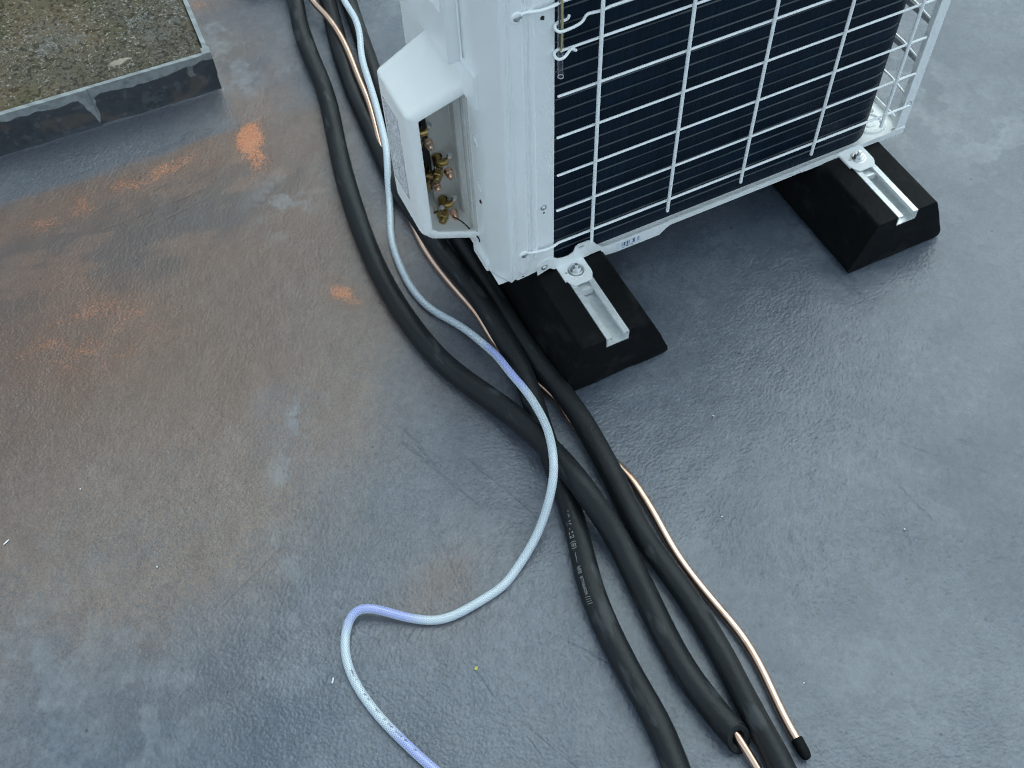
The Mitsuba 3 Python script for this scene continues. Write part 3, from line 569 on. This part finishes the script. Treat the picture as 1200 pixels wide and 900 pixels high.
PIPE2 = [(0.1213, 1.6263, 0.0666), (0.0632, 1.2555, 0.0806), (0.0371, 1.1250, 0.0466), (0.0154, 0.9869, 0.0186), (-0.0154, 0.8391, 0.0186), (-0.0379, 0.6979, 0.0186), (-0.0497, 0.5609, 0.0186), (-0.0605, 0.4068, 0.0186), (-0.0568, 0.2547, 0.0206), (-0.0504, 0.1505, 0.0246), (-0.0396, 0.0702, 0.0286), (-0.0378, -0.0457, 0.0286), (-0.0417, -0.1388, 0.0246), (-0.0574, -0.2230, 0.0196), (-0.0705, -0.3040, 0.0176), (-0.0826, -0.3743, 0.0176), (-0.0987, -0.4391, 0.0176), (-0.1161, -0.5077, 0.0176), (-0.1269, -0.6186, 0.0176), (-0.1265, -0.7083, 0.0176), (-0.1343, -0.7862, 0.0176), (-0.1543, -0.8997, 0.0176), (-0.1844, -1.2505, 0.0176)]
PIPE3 = [(0.1919, 1.6278, 0.0658), (0.1237, 1.2567, 0.0778), (0.0875, 1.1262, 0.0458), (0.0577, 0.9672, 0.0178), (0.0309, 0.8010, 0.0178), (0.0077, 0.6444, 0.0178), (-0.0119, 0.4363, 0.0178), (-0.0121, 0.2621, 0.0178), (-0.0095, 0.0993, 0.0178), (-0.0093, -0.0354, 0.0188), (-0.0017, -0.1368, 0.0218), (0.0054, -0.2157, 0.0248), (0.0057, -0.2835, 0.0248), (0.0022, -0.3697, 0.0198), (-0.0040, -0.4553, 0.0178), (0.0010, -0.5366, 0.0178), (0.0050, -0.6028, 0.0178), (0.0040, -0.6770, 0.0178), (-0.0017, -0.7572, 0.0178), (-0.0054, -0.8264, 0.0178), (-0.0087, -0.8621, 0.0178), (-0.0228, -0.9698, 0.0178), (-0.0428, -1.3008, 0.0178)]
RP = .0188
def foam(P, seed, open_end=False, RP=RP):
    q, s = smooth_path(P, .006, 5)
    n = 28; th = np.linspace(0, 2 * np.pi, n + 1)[:-1]
    pts = np.stack([np.broadcast_to(s[:, None] * 9, (len(s), n)), np.broadcast_to(np.cos(th) * 1.2, (len(s), n)), np.broadcast_to(np.sin(th) * 1.2, (len(s), n))], -1)
    r = RP * (1 + .13 * (meshkit.fbm(pts + seed * 13, 3, seed) - .5) + .030 * np.cos(2 * th + 5 * meshkit.noise(np.c_[s * 5, s * 0, s * 0 + seed], 2)[:, None])); r = np.c_[r, r[:, :1]]
    return q, s, sweep(q, r, n, not open_end)
q1, s1, (m1, u1) = foam(PIPE1, 3, True)
e = q1[-1]; t = (q1[-1] - q1[-2]) / np.linalg.norm(q1[-1] - q1[-2])
mouth = lathe([(.0170, -.006), (.0187, -.0005), (.0176, .0012), (.0112, .0008), (.0098, -.001), (.0095, -.06), (0, -.06)][::-1], 28, e, t)
_b = np.array([0, 0, 1.0]) - t * t[2]; _b /= np.linalg.norm(_b)
def slant(v):                                                     # the pipe is cut off at a slant
    w = np.clip(1 + ((v - e) @ t) / .05, 0, 1)
    return v - .75 * (w * ((v - e) @ _b) * (np.linalg.norm(v - e, axis=1) < .09))[:, None] * t
m1.vertices = slant(np.array(m1.vertices)); mouth.vertices = slant(np.array(mouth.vertices))
k1 = 'insulated_pipe'
put(k1 + '__insulation', cat([m1, mouth]), 'm_foam', 60)
lab(k1, 'black foam insulated pipe ending in an open cut end with copper sticking out', 'pipe', 'black insulated pipes')
put(k1 + '__copper_end', sweep(spline([(-.0500, -.7100, .0250), (-.0412, -.7700, .0225), (-.0375, -.8050, .0175), (-.0352, -.8420, .0110), (-.0350, -.8800, .0068), (-.0360, -.95, .0066)], .006)[0], .0060, 18)[0], 'm_copper', True)
q2, s2, (m2, u2) = foam(PIPE2, 5)
k2_ = 'insulated_pipe_001'
put(k2_ + '__insulation', m2, 'm_foam', 60)
lab(k2_, 'black insulated pipe with pale printed lettering, leftmost at the lower frame edge', 'pipe', 'black insulated pipes')
t2, a2, b2 = frames(q2)
def wrap_text(parts, ang0, ang1, s0):
    """lettering laid on the second pipe along its length"""
    out, s = [], s0
    for txt, hgt, gap in parts:
        m = meshkit.text_mesh(txt, hgt, .0003); w = m.bounds[1][0]
        v = m.vertices.copy(); x = s + v[:, 0]
        f = lambda A: np.stack([np.interp(x, s2, A[:, k]) for k in range(3)], 1)
        ang = np.interp(x, [s0, s0 + .16], [ang0, ang1]) + (v[:, 1] - hgt / 2) / RP
        r = RP * 1.03 + v[:, 2]
        V = f(q2) + r[:, None] * (np.cos(ang)[:, None] * f(a2) + np.sin(ang)[:, None] * f(b2))
        out.append(trimesh.Trimesh(V, m.faces, process=False)); s += w + gap
    return cat(out)
sa = float(s2[np.argmin(np.linalg.norm(q2 - np.array([-0.0834, -0.3758, 0.0210]), axis=1))])
put(k2_ + '__printed_text', wrap_text([('C80', .0085, .004), ('M', .0075, .003), ('-12', .0075, .004), ('(8)', .0075, .006), ('\u2014\u2014', .006, .006), ('M8', .006, .004), ('8TNM0N', .005, .002), ('////', .007, .003)], 1.0, .92, sa), 'm_print')
q3, s3, (m3_, u3) = foam(PIPE3, 9, RP=.0176)
put('insulated_pipe_002__insulation', m3_, 'm_foam', 60)
lab('insulated_pipe_002', 'black insulated pipe running beside the bare copper tube, right of the bundle', 'pipe', 'black insulated pipes')

COPPER = [(0.0796, 1.6181, 0.1110), (0.0277, 1.2484, 0.1130), (-0.0023, 1.1185, 0.0770), (-0.0218, 0.9941, 0.0410), (-0.0138, 0.9107, 0.0410), (-0.0108, 0.7987, 0.0410), (-0.0223, 0.6888, 0.0400), (-0.0333, 0.5919, 0.0390), (-0.0613, 0.4390, 0.0260), (-0.0693, 0.3141, 0.0150), (-0.0738, 0.2411, 0.0080), (-0.0709, 0.1775, 0.0070), (-0.0603, 0.1049, 0.0070), (-0.0502, 0.0350, 0.0070), (-0.0493, -0.0342, 0.0070), (-0.0372, -0.0907, 0.0070), (-0.0210, -0.1402, 0.0070), (-0.0064, -0.1879, 0.0070), (-0.0058, -0.2238, 0.0070), (0.0062, -0.2703, 0.0070), (0.0202, -0.3203, 0.0070), (0.0293, -0.3627, 0.0090), (0.0315, -0.3946, 0.0090), (0.0313, -0.4380, 0.0090), (0.0289, -0.4974, 0.0070), (0.0325, -0.5615, 0.0070), (0.0418, -0.6299, 0.0090), (0.0459, -0.6689, 0.0110), (0.0451, -0.7150, 0.0110), (0.0383, -0.7687, 0.0110), (0.0337, -0.8278, 0.0110)]
qc, sc = smooth_path(COPPER, .006, 3)
lab('copper_tube', 'bare copper tube weaving between the black pipes, its end plugged with a black cap', 'copper tube')
put('copper_tube__tube', sweep(qc, .0069, 18)[0], 'm_copper', True)
tc = (qc[-1] - qc[-6]) / np.linalg.norm(qc[-1] - qc[-6])
put('copper_tube__end_cap', lathe([(.0060, -.001), (.0082, -.001), (.0086, .002), (.0082, .016), (.0076, .0225), (.0058, .027), (.003, .0288), (0, .029)], 24, qc[-1] - tc * .003, tc), 'm_rubber', 40)
HOSE = [(0.1511, 1.6248, 0.1175), (0.0910, 1.2541, 0.1135), (0.0589, 1.1038, 0.0815), (0.0373, 0.9282, 0.0515), (0.0359, 0.8567, 0.0515), (0.0239, 0.7961, 0.0505), (0.0066, 0.7431, 0.0505), (-0.0066, 0.6807, 0.0505), (-0.0211, 0.5973, 0.0515), (-0.0419, 0.4984, 0.0535), (-0.0553, 0.4475, 0.0515), (-0.0734, 0.4024, 0.0335), (-0.0874, 0.3663, 0.0135), (-0.1024, 0.3273, 0.0075), (-0.1202, 0.2768, 0.0075), (-0.1301, 0.2189, 0.0075), (-0.1323, 0.1524, 0.0075), (-0.1198, 0.0915, 0.0075), (-0.0973, 0.0481, 0.0085), (-0.0824, 0.0108, 0.0135), (-0.0727, -0.0373, 0.0275), (-0.0677, -0.0869, 0.0475), (-0.0663, -0.1280, 0.0580), (-0.0600, -0.1700, 0.0595), (-0.0595, -0.2157, 0.0655), (-0.0651, -0.2603, 0.0765), (-0.0781, -0.3045, 0.0865), (-0.0913, -0.3355, 0.0825), (-0.1084, -0.3595, 0.0675), (-0.1317, -0.3814, 0.0405), (-0.1658, -0.4056, 0.0175), (-0.2074, -0.4300, 0.0085), (-0.2313, -0.4412, 0.0075), (-0.2801, -0.4487, 0.0075), (-0.3253, -0.4500, 0.0075), (-0.3564, -0.4394, 0.0085), (-0.3900, -0.4161, 0.0135), (-0.4121, -0.3979, 0.0175), (-0.4351, -0.3836, 0.0175), (-0.4526, -0.3859, 0.0155), (-0.4709, -0.4066, 0.0095), (-0.4820, -0.4348, 0.0075), (-0.4848, -0.4700, 0.0075), (-0.4792, -0.5097, 0.0075), (-0.4672, -0.5517, 0.0075), (-0.4521, -0.5906, 0.0075), (-0.4353, -0.6295, 0.0075), (-0.3999, -0.6994, 0.0075), (-0.2998, -0.9499, 0.0075)]
qh, sh = smooth_path(HOSE, .004, 6)
sh0 = float(sh[np.argmin(np.linalg.norm(qh - np.array([0.0365, 0.9248, 0.0540]), axis=1))])
def hose_at(x, y): return float(sh[np.argmin(np.linalg.norm(qh[:, :2] - np.array([x, y]), axis=1))]) - sh0
HB = [(hose_at(-.070, -.045), hose_at(-.047, -.165)), (hose_at(-.372, -.428), hose_at(-.462, -.392)), (hose_at(-.460, -.573), 99.0)]
HP = hose_at(-.484, -.46)
def hose_color(p, n, uv):
    u, v = uv.x, uv.y
    a = (u * 14 + v * 190); b = (u * 14 - v * 190)
    ta, tb = dr.abs(a - dr.floor(a) - .5), dr.abs(b - dr.floor(b) - .5)
    thread = dr.maximum(1 - smoothstep(.10, .30, ta), 1 - smoothstep(.10, .30, tb))
    c = mix((.28, .36, .44), (.60, .67, .72), thread)
    band = mi.Float(0)                                            # the lengths where the tinted side of the hose is turned up
    for v0, v1 in HB: band += smoothstep(v0 - .025, v0 + .02, v) * (1 - smoothstep(v1 - .02, v1 + .025, v))
    st = 1 - smoothstep(.13, .24, dr.abs(u - .27))
    c = mix(c, mi.Color3f(.22, .26, .74) * (.65 + .5 * thread), dr.clip(.60 * band * st, 0, 1))
    dash = (cell_rand(v * 210, 3, 0) > .35) & (cell_rand(v * 420, 0, dr.floor(u * 70)) > .3) & (cell_rand(v * 44, 5, 0) > .25)
    return dr.select(dash & (dr.abs(u - .30) < .035) & (v > HP), mi.Color3f(.09, .11, .17), c)
mat('m_hose', principled(proc(hose_color), .28, .5, clearcoat=.8, clearcoat_gloss=.85))
mh, uh = sweep(qh, .0068, 22, True, s=sh - sh0)
put('braided_hose', mh, 'm_hose', True, uv=uh)
lab('braided_hose', 'thin clear braided hose with blue tint looping in an S over the pipes', 'hose')

# ------------------------------------------------------------------ crumbs on the roof
def chip(x, y, sx_, sy_, sz_, rot, m):
    c = trimesh.creation.icosphere(subdivisions=1); v = c.vertices * (1 + .35 * (rng.random((len(c.vertices), 1)) - .5))
    ca, sa_ = math.cos(rot), math.sin(rot)
    v = v * (sx_, sy_, sz_); v = np.c_[v[:, 0] * ca - v[:, 1] * sa_ + x, v[:, 0] * sa_ + v[:, 1] * ca + y, v[:, 2] + sz_ * .6 + .0006]
    k = put('crumb', trimesh.Trimesh(v, c.faces, process=False), m)
    return k
for x, y, t in ((.2119, -.3228, 'white crumb on the roof just right of the near rubber block'), (.2943, -.4247, 'white crumb on open roof between the near block and the right frame edge'), (.1263, -.4866, 'white crumb on the roof right of the middle stretch of copper tube'),
                (.3649, -.6304, 'rightmost white crumb, on the open roof low at right'), (.0906, -.7617, 'lowest white crumb, beside the black plugged end of the copper tube'), (-.1127, -.5896, 'white crumb on the roof in the gap between two black pipes'),
                (-.7717, .0174, 'upper of the two round white crumbs on the brown stained roof at left'), (-.6951, -.1719, 'lower of the two round white crumbs on the brown stained roof at left')):
    k = chip(x, y, *(.0008 + .0009 * rng.random(3)), rng.random() * 3, 'm_chip')
    lab(k, t, 'crumb', 'white crumbs scattered on the roof')
k = chip(-.5122, -.4600, .0046, .0015, .0012, 1.05, 'm_chip'); lab(k, 'white sliver lying left of the looped hose', 'crumb')
k = chip(-.3190, -.5359, .0032, .0024, .0016, .4, 'm_leaf'); lab(k, 'yellow crumb on the roof inside the hose bend', 'crumb')
k = chip(-.8992, -.0234, .0060, .0012, .001, .5, 'm_chip'); lab(k, 'white sliver at the far left edge of the roof', 'crumb')
